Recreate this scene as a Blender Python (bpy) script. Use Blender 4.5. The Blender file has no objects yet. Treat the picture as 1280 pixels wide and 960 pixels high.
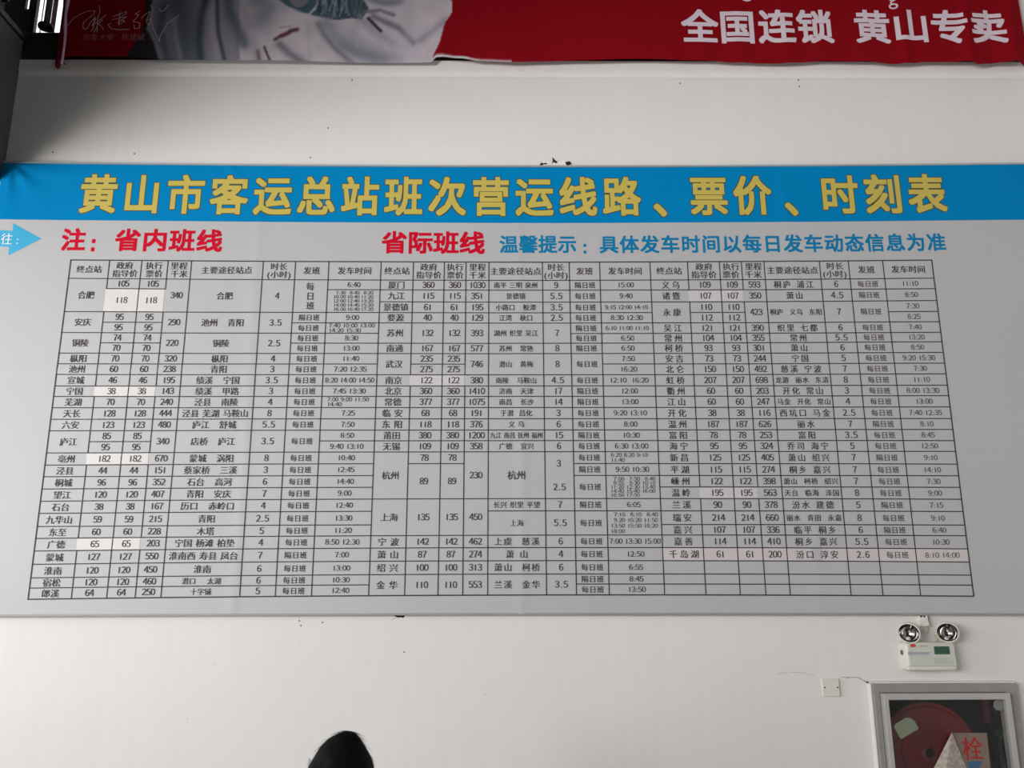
import bpy, bmesh, math, random
from mathutils import Matrix, Vector, noise
random.seed(7)
SC = bpy.context.scene
COL = SC.collection
# ------------------------------------------------------------------ camera
F = 1120.0                       # focal length in pixels of the 1280x960 frame
CAM = Vector((0.0, -3.9, 2.0))
R = Matrix(((9.99953882e-01, 8.10091382e-04, -9.56957725e-03),
            (-9.07754007e-03, -2.45595837e-01, -9.69329811e-01),
            (-3.13549406e-03, 9.69371976e-01, -2.45577158e-01)))
cd = bpy.data.cameras.new('camera'); cam = bpy.data.objects.new('camera', cd); COL.objects.link(cam)
cam.matrix_world = Matrix.Translation(CAM) @ R.to_4x4()
cd.sensor_width = 36.0; cd.lens = 36.0 * F / 1280.0; cd.clip_start = 0.05
SC.camera = cam
# ------------------------------------------------------------------ view, sky, lights
SC.view_settings.view_transform = 'Standard'; SC.view_settings.look = 'None'
SC.view_settings.gamma = 1.0; SC.view_settings.exposure = 0.0
SC.view_settings.use_curve_mapping = False
wd = bpy.data.worlds.new('overcast sky'); SC.world = wd; wd.use_nodes = True
bg = wd.node_tree.nodes['Background']; bg.inputs[0].default_value = (0.96, 0.985, 1.0, 1); bg.inputs[1].default_value = 1.52
def area_light(name, loc, target, sx, sy, power, color):
    l = bpy.data.lights.new(name, 'AREA'); l.shape = 'RECTANGLE'; l.size = sx; l.size_y = sy
    l.energy = power; l.color = color
    o = bpy.data.objects.new(name, l); COL.objects.link(o); o.location = loc
    o.rotation_euler = (Vector(target) - Vector(loc)).to_track_quat('-Z', 'Y').to_euler()
    return o
# light of the sunlit forecourt, coming in through the open side of the hall below the bulkhead; the last lamp is an unseen fill added to brighten the left end
WARM = (1.0, 0.968, 0.945)
for loc_, tgt_, sz_, pw_, sp_ in (((-4.3, -8.0, 2.9), (.6, 0, 4.8), 1.8, 59, 70), ((-7.0, -8.0, 2.7), (.5, 0, 4.4), 2.2, 36, 70), ((-4.2, -2.2, 2.4), (-1.5, 0, 2.2), 1.0, 28, 140)):
    lf = area_light('forecourt_daylight_and_fill', loc_, tgt_, sz_, sz_, pw_, WARM); lf.data.spread = math.radians(sp_)

def ray(px, py):
    return R @ Vector(((px-640.0), -(py-480.0), -F))
def at(px, py, Y=0.0):
    """point of the plane y = Y seen at that place of the 1280x960 frame"""
    d = ray(px, py); t = (Y - CAM.y) / d.y
    return CAM + d * t
def inv(p):
    q = R.transposed() @ (Vector(p) - CAM)
    return 640 + F*q.x/-q.z, 480 - F*q.y/-q.z
# ------------------------------------------------------------------ helpers
def lin(c):
    return tuple(((v/255)/12.92 if v/255 <= .04045 else ((v/255+.055)/1.055)**2.4) for v in c)
MATS = {}
def mat(name, rgb, rough=0.6, metal=0.0, var=0.05, scale=6.0, bump=0.0, bscale=60.0, coat=0.0, emit=None, trans=0.0, spec=0.5, alpha=1.0):
    if name in MATS: return MATS[name]
    m = bpy.data.materials.new(name); m.use_nodes = True; nt = m.node_tree
    b = nt.nodes['Principled BSDF']
    b.inputs['Roughness'].default_value = rough; b.inputs['Metallic'].default_value = metal
    b.inputs['Specular IOR Level'].default_value = spec
    b.inputs['Coat Weight'].default_value = coat; b.inputs['Transmission Weight'].default_value = trans
    b.inputs['Alpha'].default_value = alpha
    base = lin(rgb)
    tc = nt.nodes.new('ShaderNodeTexCoord')
    nz = nt.nodes.new('ShaderNodeTexNoise'); nz.inputs['Scale'].default_value = scale; nz.inputs['Detail'].default_value = 6
    nt.links.new(tc.outputs['Object'], nz.inputs['Vector'])
    rp = nt.nodes.new('ShaderNodeValToRGB')
    rp.color_ramp.elements[0].position = .3; rp.color_ramp.elements[1].position = .7
    rp.color_ramp.elements[0].color = tuple(v*(1-var) for v in base)+(1,)
    rp.color_ramp.elements[1].color = tuple(min(1, v*(1+var)) for v in base)+(1,)
    nt.links.new(nz.outputs['Fac'], rp.inputs[0]); nt.links.new(rp.outputs[0], b.inputs['Base Color'])
    if bump:
        n2 = nt.nodes.new('ShaderNodeTexNoise'); n2.inputs['Scale'].default_value = bscale; n2.inputs['Detail'].default_value = 4
        nt.links.new(tc.outputs['Object'], n2.inputs['Vector'])
        bp = nt.nodes.new('ShaderNodeBump'); bp.inputs['Strength'].default_value = bump; bp.inputs['Distance'].default_value = .002
        nt.links.new(n2.outputs['Fac'], bp.inputs['Height']); nt.links.new(bp.outputs[0], b.inputs['Normal'])
    if emit:
        b.inputs['Emission Color'].default_value = lin(emit[0])+(1,); b.inputs['Emission Strength'].default_value = emit[1]
    MATS[name] = m; return m
def link(name, me, m, parent=None):
    o = bpy.data.objects.new(name, me); COL.objects.link(o)
    if m is not None: me.materials.append(m)
    if parent is not None:
        o.parent = parent
        if any(abs(v) > 1e-9 for v in parent.location): o.matrix_parent_inverse = Matrix.Translation(-parent.location)
    return o
def tag(o, label, cat, group=None):
    o['label'] = label; o['category'] = cat
    if group: o['group'] = group
    return o
def empty(name, loc):
    o = bpy.data.objects.new(name, None); COL.objects.link(o); o.location = loc; o.empty_display_size = .1
    return o
class MB:
    """collects shapes, then builds ONE mesh object"""
    def __init__(s): s.bm = bmesh.new()
    def box(s, x0, x1, y0, y1, z0, z1, bev=0.0, seg=2):
        bm = bmesh.new(); bmesh.ops.create_cube(bm, size=1)
        for v in bm.verts:
            v.co = Vector(((x0+x1)/2 + v.co.x*(x1-x0), (y0+y1)/2 + v.co.y*(y1-y0), (z0+z1)/2 + v.co.z*(z1-z0)))
        if bev: bmesh.ops.bevel(bm, geom=bm.edges[:], offset=bev, segments=seg, affect='EDGES', profile=.5)
        s.add(bm); return s
    def add(s, bm, M=None):
        if M is not None: bm.transform(M)
        me = bpy.data.meshes.new('tmp'); bm.to_mesh(me); s.bm.from_mesh(me); bpy.data.meshes.remove(me); bm.free()
    def tube(s, pts, r, seg=12, cap=True):
        pts = [Vector(p) for p in pts]; rr = r if isinstance(r, (list, tuple)) else [r]*len(pts)
        rings = []
        for i, p in enumerate(pts):
            a = pts[max(0, i-1)]; b = pts[min(len(pts)-1, i+1)]
            q = (b-a).to_track_quat('Z', 'Y')
            rings.append([s.bm.verts.new(p + q @ Vector((math.cos(t)*rr[i], math.sin(t)*rr[i], 0))) for t in [2*math.pi*k/seg for k in range(seg)]])
        for A, B in zip(rings, rings[1:]):
            for k in range(seg): s.bm.faces.new((A[k], A[(k+1) % seg], B[(k+1) % seg], B[k]))
        if cap:
            s.bm.faces.new(rings[0][::-1]); s.bm.faces.new(rings[-1])
        return s
    def lathe(s, prof, M, seg=32):
        """profile of (radius, height) turned about local z, placed by M"""
        rings = [[s.bm.verts.new(M @ Vector((r*math.cos(2*math.pi*k/seg), r*math.sin(2*math.pi*k/seg), h))) for k in range(seg)] for r, h in prof]
        for A, B in zip(rings, rings[1:]):
            for k in range(seg): s.bm.faces.new((A[k], A[(k+1) % seg], B[(k+1) % seg], B[k]))
        return s
    def slab(s, pts, y0, y1):
        """outline in x,z given thickness from y0 to y1"""
        a = [s.bm.verts.new((x, y0, z)) for x, z in pts]; b = [s.bm.verts.new((x, y1, z)) for x, z in pts]
        n = len(pts); s.bm.faces.new(a); s.bm.faces.new(b[::-1])
        for k in range(n): s.bm.faces.new((a[k], b[k], b[(k+1) % n], a[(k+1) % n]))
        return s
    def build(s, name, m, parent=None, smooth=False):
        bmesh.ops.recalc_face_normals(s.bm, faces=s.bm.faces[:])
        me = bpy.data.meshes.new(name); s.bm.to_mesh(me); s.bm.free()
        o = link(name, me, m, parent)
        if smooth:
            for p in me.polygons: p.use_smooth = True
        return o
def struct(o):
    o['kind'] = 'structure'; return o
# ------------------------------------------------------------------ materials
def wall_material():
    m = mat('white_plaster', (230, 228, 226), rough=.85, var=.022, scale=1.4, bump=.25, bscale=35, spec=.2)
    nt = m.node_tree; b = nt.nodes['Principled BSDF']
    # vertical trowel and wipe streaks, faint grime specks
    tc = nt.nodes.new('ShaderNodeTexCoord'); mp = nt.nodes.new('ShaderNodeMapping'); mp.inputs['Scale'].default_value = (28, 28, 1.2)
    nz = nt.nodes.new('ShaderNodeTexNoise'); nz.inputs['Scale'].default_value = 1; nz.inputs['Detail'].default_value = 5
    nt.links.new(tc.outputs['Object'], mp.inputs[0]); nt.links.new(mp.outputs[0], nz.inputs['Vector'])
    r1 = nt.nodes.new('ShaderNodeMapRange'); r1.inputs[1].default_value = .35; r1.inputs[2].default_value = .75; r1.inputs[3].default_value = .975; r1.inputs[4].default_value = 1.0
    nt.links.new(nz.outputs['Fac'], r1.inputs[0])
    vo = nt.nodes.new('ShaderNodeTexVoronoi'); vo.inputs['Scale'].default_value = 7
    nt.links.new(tc.outputs['Object'], vo.inputs['Vector'])
    r2 = nt.nodes.new('ShaderNodeMapRange'); r2.inputs[1].default_value = .015; r2.inputs[2].default_value = .03; r2.inputs[3].default_value = .72; r2.inputs[4].default_value = 1.0
    nt.links.new(vo.outputs['Distance'], r2.inputs[0])
    mu = nt.nodes.new('ShaderNodeMath'); mu.operation = 'MULTIPLY'; nt.links.new(r1.outputs[0], mu.inputs[0]); nt.links.new(r2.outputs[0], mu.inputs[1])
    mx = nt.nodes.new('ShaderNodeMix'); mx.data_type = 'RGBA'; mx.blend_type = 'MULTIPLY'; mx.inputs[0].default_value = 1
    src = b.inputs['Base Color'].links[0].from_socket
    nt.links.new(src, mx.inputs[6]); nt.links.new(mu.outputs[0], mx.inputs[7]); nt.links.new(mx.outputs[2], b.inputs['Base Color'])
    return m
PLASTER = wall_material()
DARKMETAL = mat('dark_painted_steel', (52, 54, 54), rough=.5, var=.15, scale=9)
BLACKSTEEL = mat('blackened_steel', (30, 29, 28), rough=.55, var=.2, scale=12)
GREYPANEL = mat('grey_bulkhead_panel', (92, 94, 92), rough=.6, var=.06)
FLOOR = mat('terrazzo_floor', (120, 117, 113), rough=.35, var=.15, scale=40)
CEIL = mat('ceiling_paint', (120, 118, 114), rough=.9)
FABRIC = mat('printed_vinyl_white', (186, 186, 188), rough=.5, var=.012, scale=2, bump=.06, bscale=220, spec=.35)
BLUE = mat('blue_print', (0, 131, 192), rough=.7, var=.03, scale=3, spec=.05)
BLUETXT = mat('blue_lettering', (14, 126, 176), rough=.6, var=.02, spec=.1)
YELLOW = mat('yellow_lettering', (200, 182, 90), rough=.6, var=.02, spec=.2)
OUTL = mat('dark_outline_print', (66, 66, 44), rough=.5, var=.02)
REDTXT = mat('red_lettering', (206, 8, 44), rough=.6, var=.02, spec=.1)
INK = mat('table_ink', (58, 50, 52), rough=.7, var=.03)
INK2 = mat('faded_table_ink', (84, 76, 82), rough=.7, var=.03)
PAPER = mat('sticker_paper', (219, 216, 213), rough=.6, var=.01)
PAPER2 = mat('thin_sticker_paper', (204, 203, 204), rough=.6, var=.01)
PAPER3 = mat('pinkish_sticker_paper', (207, 199, 200), rough=.6, var=.01)
WHITEP = mat('white_print', (225, 232, 236), rough=.5, var=.01)
WHITEPL = mat('aged_white_plastic', (226, 226, 214), rough=.4, var=.02)
# ------------------------------------------------------------------ the setting
XL, XR = -2.37, 2.588
ZT = 4.624                       # top of the back wall
ZB = 3.975                       # underside of the side bulkhead
NX0, NX1, NZ0, NZ1 = at(1103.5, 866, -.02).x, at(1263, 866, -.02).x, .89, at(1180, 868, -.02).z
w = MB(); w.box(-4.2, NX0, 0, .25, 0, ZT); w.box(NX1, XR+.25, 0, .25, 0, ZT); w.box(NX0, NX1, 0, .25, NZ1, ZT); w.box(NX0, NX1, 0, .25, 0, NZ0); w.box(NX0, NX1, .2, .25, NZ0, NZ1); wall_back = struct(w.build('wall_back', PLASTER))
w = MB()
# cornice: projecting lip at the wall top with a rounded lower edge
prof = [(-.002, 0), (-.004, .006), (-.010, .014), (-.015, .024), (-.017, .034), (-.017, .085), (.0, .085)]
z0 = ZT - .085
for x0_, x1_ in [(-2.365, XR-.002)]:
    vs = [[w.bm.verts.new((x, y, z0+z)) for y, z in prof] for x in (x0_, x1_)]
    n = len(prof)
    for k in range(n-1): w.bm.faces.new((vs[0][k], vs[1][k], vs[1][k+1], vs[0][k+1]))
    w.bm.faces.new(vs[0]); w.bm.faces.new(vs[1][::-1])
struct(w.build('trim_1', PLASTER))
w = MB(); w.box(XR, XR+.25, -9, 0, 0, 7); struct(w.build('wall_right', PLASTER))
w = MB(); w.box(-14, XR+4, -14, .25, -.1, 0); struct(w.build('floor', FLOOR))
w = MB(); w.box(-3.2, XR+.25, -9.2, 1.2, 7, 7.2); struct(w.build('ceiling', CEIL))
w = MB(); w.box(XL-.5, XR+.25, -9.2, -9, 0, 7); struct(w.build('wall_back_of_hall', CEIL)).name = 'wall_front'
# side bulkhead: a grey boxed beam running out from the back wall over the side opening
w = MB(); w.box(XL-.5, XL, -9, 0, ZB, 4.735, bev=.004); 
bulk = struct(w.build('wall_left', GREYPANEL))
w = MB()
w.box(XL-.55, XL+.008, -9, 0, 4.735, 4.765); w.box(XL-.5, XL-.12, -9, 0, 4.765, 7)
w.box(XL-.12, XL-.05, -9, -.08, 4.90, 4.96)
w.box(XL-.12, XL-.03, -9, -.08, 5.05, 5.16)
for yy in (-.16, -1.6, -3.0): w.box(XL-.12, XL-.04, yy-.08, yy, 4.765, 7)
w.build('trim_2', BLACKSTEEL, bulk)
# steel beam and the clerestory window above the wall
ZS = at(60, 40, .03).z
w = MB(); w.box(-2.87, XR+.25, .03, .25, ZT, ZS, bev=.006); w.box(-2.87, XR+.25, .022, .03, ZS-.035, ZS-.015)
struct(w.build('trim_3', DARKMETAL))
win = struct(empty('window_1', (0, .15, ZS)))
w = MB(); w.box(-2.87, XR+.25, .10, .16, 6.85, 7.0)
w.box(-2.87, at(32, 5, .1).x, .10, .12, ZS, 6.85); w.box(at(36.8, 5, .1).x, at(46.2, 5, .1).x, .10, .12, ZS, 6.85)
w.box(-2.87, at(40, 12, .1).x, .095, .12, ZS, at(35, 12, .1).z)
w.build('window_frame', BLACKSTEEL, win)
MULL = mat('white_window_bar', (206, 200, 206), rough=.5)
PURL = mat('mauve_window_bar', (160, 140, 152), rough=.5)
for a, b_, m in ((48.2, 49.2, PURL), (54.2, 55.0, PURL), (66.5, 71.3, MULL), (71.3, 72.1, BLACKSTEEL), (79.5, 82, DARKMETAL)):
    w = MB(); w.box(at(a, 5, .12).x, at(b_, 5, .12).x, .12, .126, ZS, 6.85); w.build('window_bar', m, win)
x = at(95, 5, .12).x
while x < XR:
    w = MB(); w.box(x, x+.035, .12, .16, ZS, 6.85); w.build('window_bar', DARKMETAL, win); x += .42
GLASS = mat('window_glass', (255, 255, 255), rough=.0, trans=1.0, var=0)
x = at(37, 5, .12).x; k = 0
for x0_, x1_ in ((-2.6, at(47, 5, .12).x), (at(49, 5, .12).x, at(67, 5, .12).x), (at(71, 5, .12).x, at(80, 5, .12).x), (at(81, 5, .12).x, XR)):
    w = MB(); w.box(x0_, x1_, .136, .140, ZS, 6.85); w.build('pane', GLASS, win)
# pipe with a round flange in front of that window
c = at(57, 33.5, -.02); t = at(61.5, 0, -.02)
pipe = empty('flanged_pipe', (c.x, -.02, c.z))
tag(pipe, 'dark vertical pipe ending in a round flange before the bright top left window', 'pipe')
sx = (at(64.5, 20, -.02).x - at(57, 20, -.02).x)/2
w = MB(); w.tube([(c.x+.003, -.02, c.z), (c.x+.005, -.02, 6.9)], sx, 20); w.build('pipe_shaft', mat('dull_pipe', (88, 84, 88), rough=.4), pipe, True)
Mx = Matrix.Translation((c.x, -.02, c.z))
w = MB(); w.lathe([(0, -.006), (.012, -.006), (.013, -.001), (.027, -.001), (.029, -.008), (.034, -.008), (.036, 0), (.034, .008), (.02, .012), (0, .012)], Mx, 36)
w.build('flange', BLACKSTEEL, pipe, True)

# ------------------------------------------------------------------ lettering
GC = {}
_tc = bpy.data.curves.new('glyph', 'FONT'); _tc.resolution_u = 2; _tc.fill_mode = 'FRONT'
_to = bpy.data.objects.new('glyph', _tc); COL.objects.link(_to)
def glyph(ch, off=0.0, res=2):
    k = (ch, off, res)
    if k not in GC:
        _tc.body = chr(ord(ch)+0xFEE0) if ch.isdigit() and ch != '1' else ch; _tc.offset = off; _tc.resolution_u = res
        bpy.context.view_layer.update()
        ev = _to.evaluated_get(bpy.context.evaluated_depsgraph_get()); me = ev.to_mesh()
        GC[k] = ([(v.co.x, v.co.y) for v in me.vertices], [tuple(p.vertices) for p in me.polygons])
        ev.to_mesh_clear()
    return GC[k]
def adv(ch):
    if ch == ' ': return .38
    if ord(ch) > 0x2000: return 1.0
    if ch in ':': return .36
    if ch in '()': return .42
    if ch == '.': return .5
    return .56
class Print:
    """flat print gathered as one mesh lying on a plane y = Y (moved by disp)"""
    def __init__(s, Y, lift, disp=None): s.v = []; s.f = []; s.Y = Y; s.lift = lift; s.disp = disp
    def pt(s, x, z, up=0.0):
        s.v.append((x, s.Y - s.lift - up, z)); return len(s.v)-1
    def text(s, t, cx, cy, ex, ey, sp=0.0, off=0.014, res=2, Y=None, lat=None):
        """centre cx,cy and em size ex,ey in pixels of the frame, mapped to the plane"""
        A = sum(adv(c)*ex + sp for c in t) - sp
        p = at(cx, cy, s.Y); kx = at(cx+1, cy, s.Y).x - p.x; kz = p.z - at(cx, cy+1, s.Y).z
        x = cx - A/2
        cjk = any(ord(c) > 0x2000 for c in t) if lat is None else not lat
        yc = .38 if cjk else .345
        for ch in t:
            if ch != ' ':
                vs, fs = glyph(ch, 0.0, res)
                # glyphs sit centred in their advance
                w0 = 0
                if ord(ch) < 0x2000 and vs:
                    mn = min(v[0] for v in vs); mxx = max(v[0] for v in vs); w0 = (adv(ch) - (mxx+mn))/2
                p = at(x, cy, s.Y); b = len(s.v)
                # keep to the curved row: z from the requested centre
                sh = [(off*a, off*c) for a, c in ((1, 1), (1, 0), (1, -1), (0, -1), (-1, -1), (-1, 0), (-1, 1), (0, 1))] if off > .0205 else ([(-off, 0), (off, 0)] if off else [(0, 0)])
                for q, (ox, oy) in enumerate(sh):
                    b = len(s.v)
                    for (gx, gy) in vs: s.pt(p.x + (gx+w0+ox)*ex*kx, p.z + (gy-yc+oy)*ey*kz, q*.00004)
                    s.f += [tuple(b+i for i in f) for f in fs]
            x += adv(ch)*ex + sp
    def seg(s, a, b, wd, step=.04):
        """straight printed line between two x,z points"""
        a = Vector(a); b = Vector(b); n = max(1, int((b-a).length/step)); d = (b-a).normalized(); q = Vector((-d.y, d.x))*wd/2
        prev = None
        for i in range(n+1):
            p = a.lerp(b, i/n); e = d*0
            if i == 0: e = -d*wd/2
            if i == n: e = d*wd/2
            c0 = s.pt(p.x+q.x+e.x, p.y+q.y+e.y); c1 = s.pt(p.x-q.x+e.x, p.y-q.y+e.y)
            if prev: s.f.append((prev[0], prev[1], c1, c0))
            prev = (c0, c1)
    def grid(s, fx, nx, nz):
        """fx(u,v) -> (x,z)"""
        b = len(s.v)
        for j in range(nz+1):
            for i in range(nx+1): s.pt(*fx(i/nx, j/nz))
        for j in range(nz):
            for i in range(nx):
                a = b + j*(nx+1)+i; s.f.append((a, a+1, a+nx+2, a+nx+1))
    def build(s, name, m, parent, smooth=False, cuts=()):
        """cuts: x or z positions where large letters are cut so that they follow the folds of the sheet"""
        me = bpy.data.meshes.new(name); me.from_pydata(s.v, [], s.f); me.update()
        o = link(name, me, m, parent)
        bm = bmesh.new(); bm.from_mesh(me)
        if cuts:
            x0 = min(v[0] for v in s.v); x1 = max(v[0] for v in s.v); z0 = min(v[2] for v in s.v); z1 = max(v[2] for v in s.v)
            for ax, c in cuts:
                if (x0 < c < x1) if ax == 'x' else (z0 < c < z1):
                    bmesh.ops.bisect_plane(bm, geom=bm.verts[:]+bm.edges[:]+bm.faces[:], dist=1e-6, plane_co=(c, 0, 0) if ax == 'x' else (0, 0, c), plane_no=(1, 0, 0) if ax == 'x' else (0, 0, 1))
        if s.disp:
            for v in bm.verts: v.co.y -= s.disp(v.co.x, v.co.z)
        for f in bm.faces:
            if f.normal.y > 0: f.normal_flip()
            f.smooth = smooth
        bm.to_mesh(me); bm.free()
        return o
# ------------------------------------------------------------------ the timetable board
BY = -.028
def qx(x, a, b, c, x0=60., x1=620., x2=1190.):
    return a*(x-x1)*(x-x2)/((x0-x1)*(x0-x2)) + b*(x-x0)*(x-x2)/((x1-x0)*(x1-x2)) + c*(x-x0)*(x-x1)/((x2-x0)*(x2-x1))
ROWS = [(324.7,327.7,325.2),(347.7,350.5,347.7),(360.3,362.7,361),(375,377.7,375.8),(389.4,391,389.4),(402.5,403.9,402.3),(415.6,417,415.6),
 (428.3,429.2,427.3),(441.4,442.1,440.7),(454.8,455.2,454.1),(468.1,468.6,467.5),(482.5,482.5,481.7),(495.6,495.6,494.7),(509.7,509.5,508.8),
 (524.2,523.5,523.3),(538.5,537.6,536.9),(552.3,550.9,550.9),(566.2,564.8,564.3),(581.4,579.5,580.2),(595.9,594.4,594.8),(611.2,608.8,609.2),
 (626.5,623.4,624.1),(641.7,638.7,639.4),(658.1,655.8,656.3),(672.9,669.1,669.6),(688.6,684.6,686),(705.2,701,702.4),(722.1,717.7,718.8),(734.8,730.3,731.3),(748.8,743.9,745.1)]
CT = [88.6,137.3,177.7,210.5,239.8,329.4,369.7,411.4,476.6,516.9,555.5,582.5,611.1,677.8,711.3,749.3,812.1,859,898.8,926.3,954.5,1023.8,1059.9,1102.8,1164.2]
CB = [35.2,89,133.1,168.8,201,299.5,343.9,389.1,460.6,505.6,547.3,578.3,609.5,683.2,720.7,761.7,830.9,882.6,925.6,957.5,988,1064.1,1104,1151,1217.2]
def cp(c, r):
    """pixel of the crossing of column line c and row line r"""
    y = qx(620, *ROWS[r])
    for _ in range(2):
        x = CT[c] + (CB[c]-CT[c])*(y-325)/422.; y = qx(x, *ROWS[r])
    return x, y
def cw(c, r):
    p = at(*cp(c, r), BY); return (p.x, p.z)
top_px = lambda x: qx(x, 203.0, 208.3, 204.8, 5, 640, 1280)
bot_px = lambda x: qx(x, 769.0, 767.2, 767.5, 5, 640, 1280)
BXL, BXR = XL+.004, XR-.02
FOLDX = [at(316, 400, BY).x, at(650, 420, BY).x, at(1002, 480, BY).x]; FOLDZ = at(640, 463, BY).z
fold_c = at(14, 204, BY)
def disp(x, z):
    d = .0011*math.sin(x*2.3+z*1.1) + .0009*math.sin(x*5.1-z*2.7+1)
    for fx in FOLDX: d += .0020*math.exp(-((x-fx-.006*math.sin(z*3))/.024)**2)
    d += .0014*math.exp(-((z-FOLDZ-.004*math.sin(x*2))/.026)**2)
    # creases running out from the pinned top left corner
    dx = x-fold_c.x; dz = fold_c.z-z; r = math.hypot(dx, dz)
    if r < .5 and r > 1e-4:
        a = math.atan2(dz, dx); d += .010*math.exp(-(r/.16)**2)*(r/.1 if r < .1 else 1)*math.sin(a*9)*(1 if dx > 0 else .3)
    r2 = math.hypot(x-at(290, 207).x, z-at(290, 207).z)
    d += .003*math.exp(-(r2/.06)**2)*math.sin((x*1.0+z)*60)
    return d
board = empty('timetable_board', (0, -.01, at(640, 767).z))
tag(board, 'large white printed bus timetable board with a blue title band, fixed across the wall', 'signboard')
def zt(x):
    px, _ = inv((x, BY, 4.06)); return at(px, top_px(px), BY).z
def zb(x):
    px, _ = inv((x, BY, 2.0)); return at(px, bot_px(px), BY).z
pr = Print(BY, 0, disp)
bb_px = lambda x: qx(x, 274.0, 278.6, 274.6, 5, 640, 1280)
def zband(x):
    px, _ = inv((x, BY, 3.78)); return at(px, bb_px(px), BY).z
pr.grid(lambda u, v: (BXL+(BXR-BXL)*u, zb(BXL+(BXR-BXL)*u)*(1-v)+(zband(BXL+(BXR-BXL)*u)+.006)*v), 480, 190)
pr.build('printed_sheet', FABRIC, board, True)
# frame behind the sheet and the pale metal edging showing at its top
def edge_strip(name, zf, dz0, dz1, y0, y1, m):
    w = MB(); n = 60; L = []
    for i in range(n+1):
        x = BXL+(BXR-BXL)*i/n; z = zf(x)
        L.append([w.bm.verts.new(p) for p in ((x, y0, z+dz0), (x, y1, z+dz0), (x, y1, z+dz1), (x, y0, z+dz1))])
    for A, B in zip(L, L[1:]):
        for k in range(4): w.bm.faces.new((A[k], A[(k+1) % 4], B[(k+1) % 4], B[k]))
    w.bm.faces.new(L[0]); w.bm.faces.new(L[-1][::-1])
    return w.build(name, m, board)
ALU = mat('pale_aluminium_edge', (176, 186, 190), rough=.4, metal=.3)
edge_strip('top_edging', zt, -.004, .005, BY-.005, -.009, ALU)
edge_strip('bottom_edging', zb, -.006, .003, BY-.003, -.009, mat('grey_edge', (150, 150, 152), rough=.5))
for xb in (BXL, BXR-.02):
    w = MB(); w.box(xb, xb+.02, BY+.006, -.009, 2.0, 4.05); w.build('side_batten', ALU, board)
# blue band
def bfun(u, v):
    x = BXL+(BXR-BXL)*u; px, _ = inv((x, BY, 3.78)); lo = at(px, bb_px(px), BY).z; return x, lo+(zt(x)-.0045-lo)*v
pr = Print(BY, .0006, disp); pr.grid(bfun, 480, 50); pr.build('title_band', BLUE, board, True)
# title
title = '黄山市客运总站班次营运线路、票价、时刻表'
CUTS = [('x', fx+k*.009) for fx in FOLDX for k in range(-5, 6)] + [('x', BXL+.06*k) for k in range(1, 82)]
def letters(name, items, off, lift, m, Y, dsp, parent, cuts, outline=None, lat=None):
    """one part for every printed letter; items = (letter, cx, cy, em width, em height)"""
    for ch, cx, cy, ex, ey in items:
        pr = Print(Y, lift, dsp); pr.text(ch, cx, cy, ex, ey, off=off, res=3, lat=lat); o = pr.build(name, m, parent, cuts=cuts)
        if outline:
            pr = Print(Y, lift-.0006, dsp); pr.text(ch, cx, cy, ex, ey, off=outline[0], res=3); pr.build('letter_outline', outline[1], o, cuts=cuts)
items = []
for i, ch in enumerate(title):
    cx = 123.5+54.45*i; cy = qx(cx, 242, 245.5, 242, 123, 640, 1158)
    if ch == '、': cx += 8; cy += 3
    items.append((ch, cx, cy, 48.5, 50))
letters('title_letter', items, .026, .0016, YELLOW, BY, disp, board, CUTS, (.045, OUTL))
# arrow at the far left with its word
pr = Print(BY, .0009, disp)
arrow = [(-6, 287.5), (15.5, 288.3), (16.5, 278.8), (51.5, 298.2), (10.3, 319.3), (11.2, 308.5), (-9, 307.3)]
A = [at(x, y, BY) for x, y in arrow]
i0 = [pr.pt(p.x if p.x > BXL else BXL, p.z) for p in A]; pr.f += [(i0[0], i0[1], i0[5], i0[6]), (i0[1], i0[2], i0[3], i0[4], i0[5])]
pr.build('blue_arrow', mat('arrow_blue', (40, 170, 214), rough=.5), board)
pr = Print(BY, .0020, disp); pr.text('往', 8.5, 298.5, 14.5, 15.5, res=3); pr.text(':', 22, 300, 12, 14, off=.02, lat=True); pr.build('arrow_lettering', WHITEP, board)['kind'] = 'stuff'
def spread(t, x0, x1, y0, y1, ex, ey):
    n = len(t); return [(ch, x0+(x1-x0)*(i/(n-1) if n > 1 else 0), y0+(y1-y0)*(i/(n-1) if n > 1 else 0), ex, ey) for i, ch in enumerate(t)]
letters('heading_letter', spread('注', 92, 92, 299.5, 299.5, 31, 29) + spread('省内班线', 160, 262, 300, 301, 33, 29) + spread('省际班线', 493, 590, 303, 303.5, 32.5, 29), .028, .0010, REDTXT, BY, disp, board, CUTS)
letters('heading_letter', [(':', 117, 303, 26, 30)], .03, .0010, REDTXT, BY, disp, board, CUTS, lat=True)
t = '具体发车时间以每日发车动态信息为准'
letters('reminder_letter', spread('温馨提示', 636, 709, 305.3, 305, 24, 23) + [(ch, 761+(1170-761)*i/(len(t)-1), 305.5-2.6*((i/(len(t)-1))**1.5), 24.3, 23) for i, ch in enumerate(t)], .024, .0010, BLUETXT, BY, disp, board, CUTS)
letters('reminder_letter', [(':', 731, 308, 22, 24)], .024, .0010, BLUETXT, BY, disp, board, CUTS, lat=True)
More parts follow.
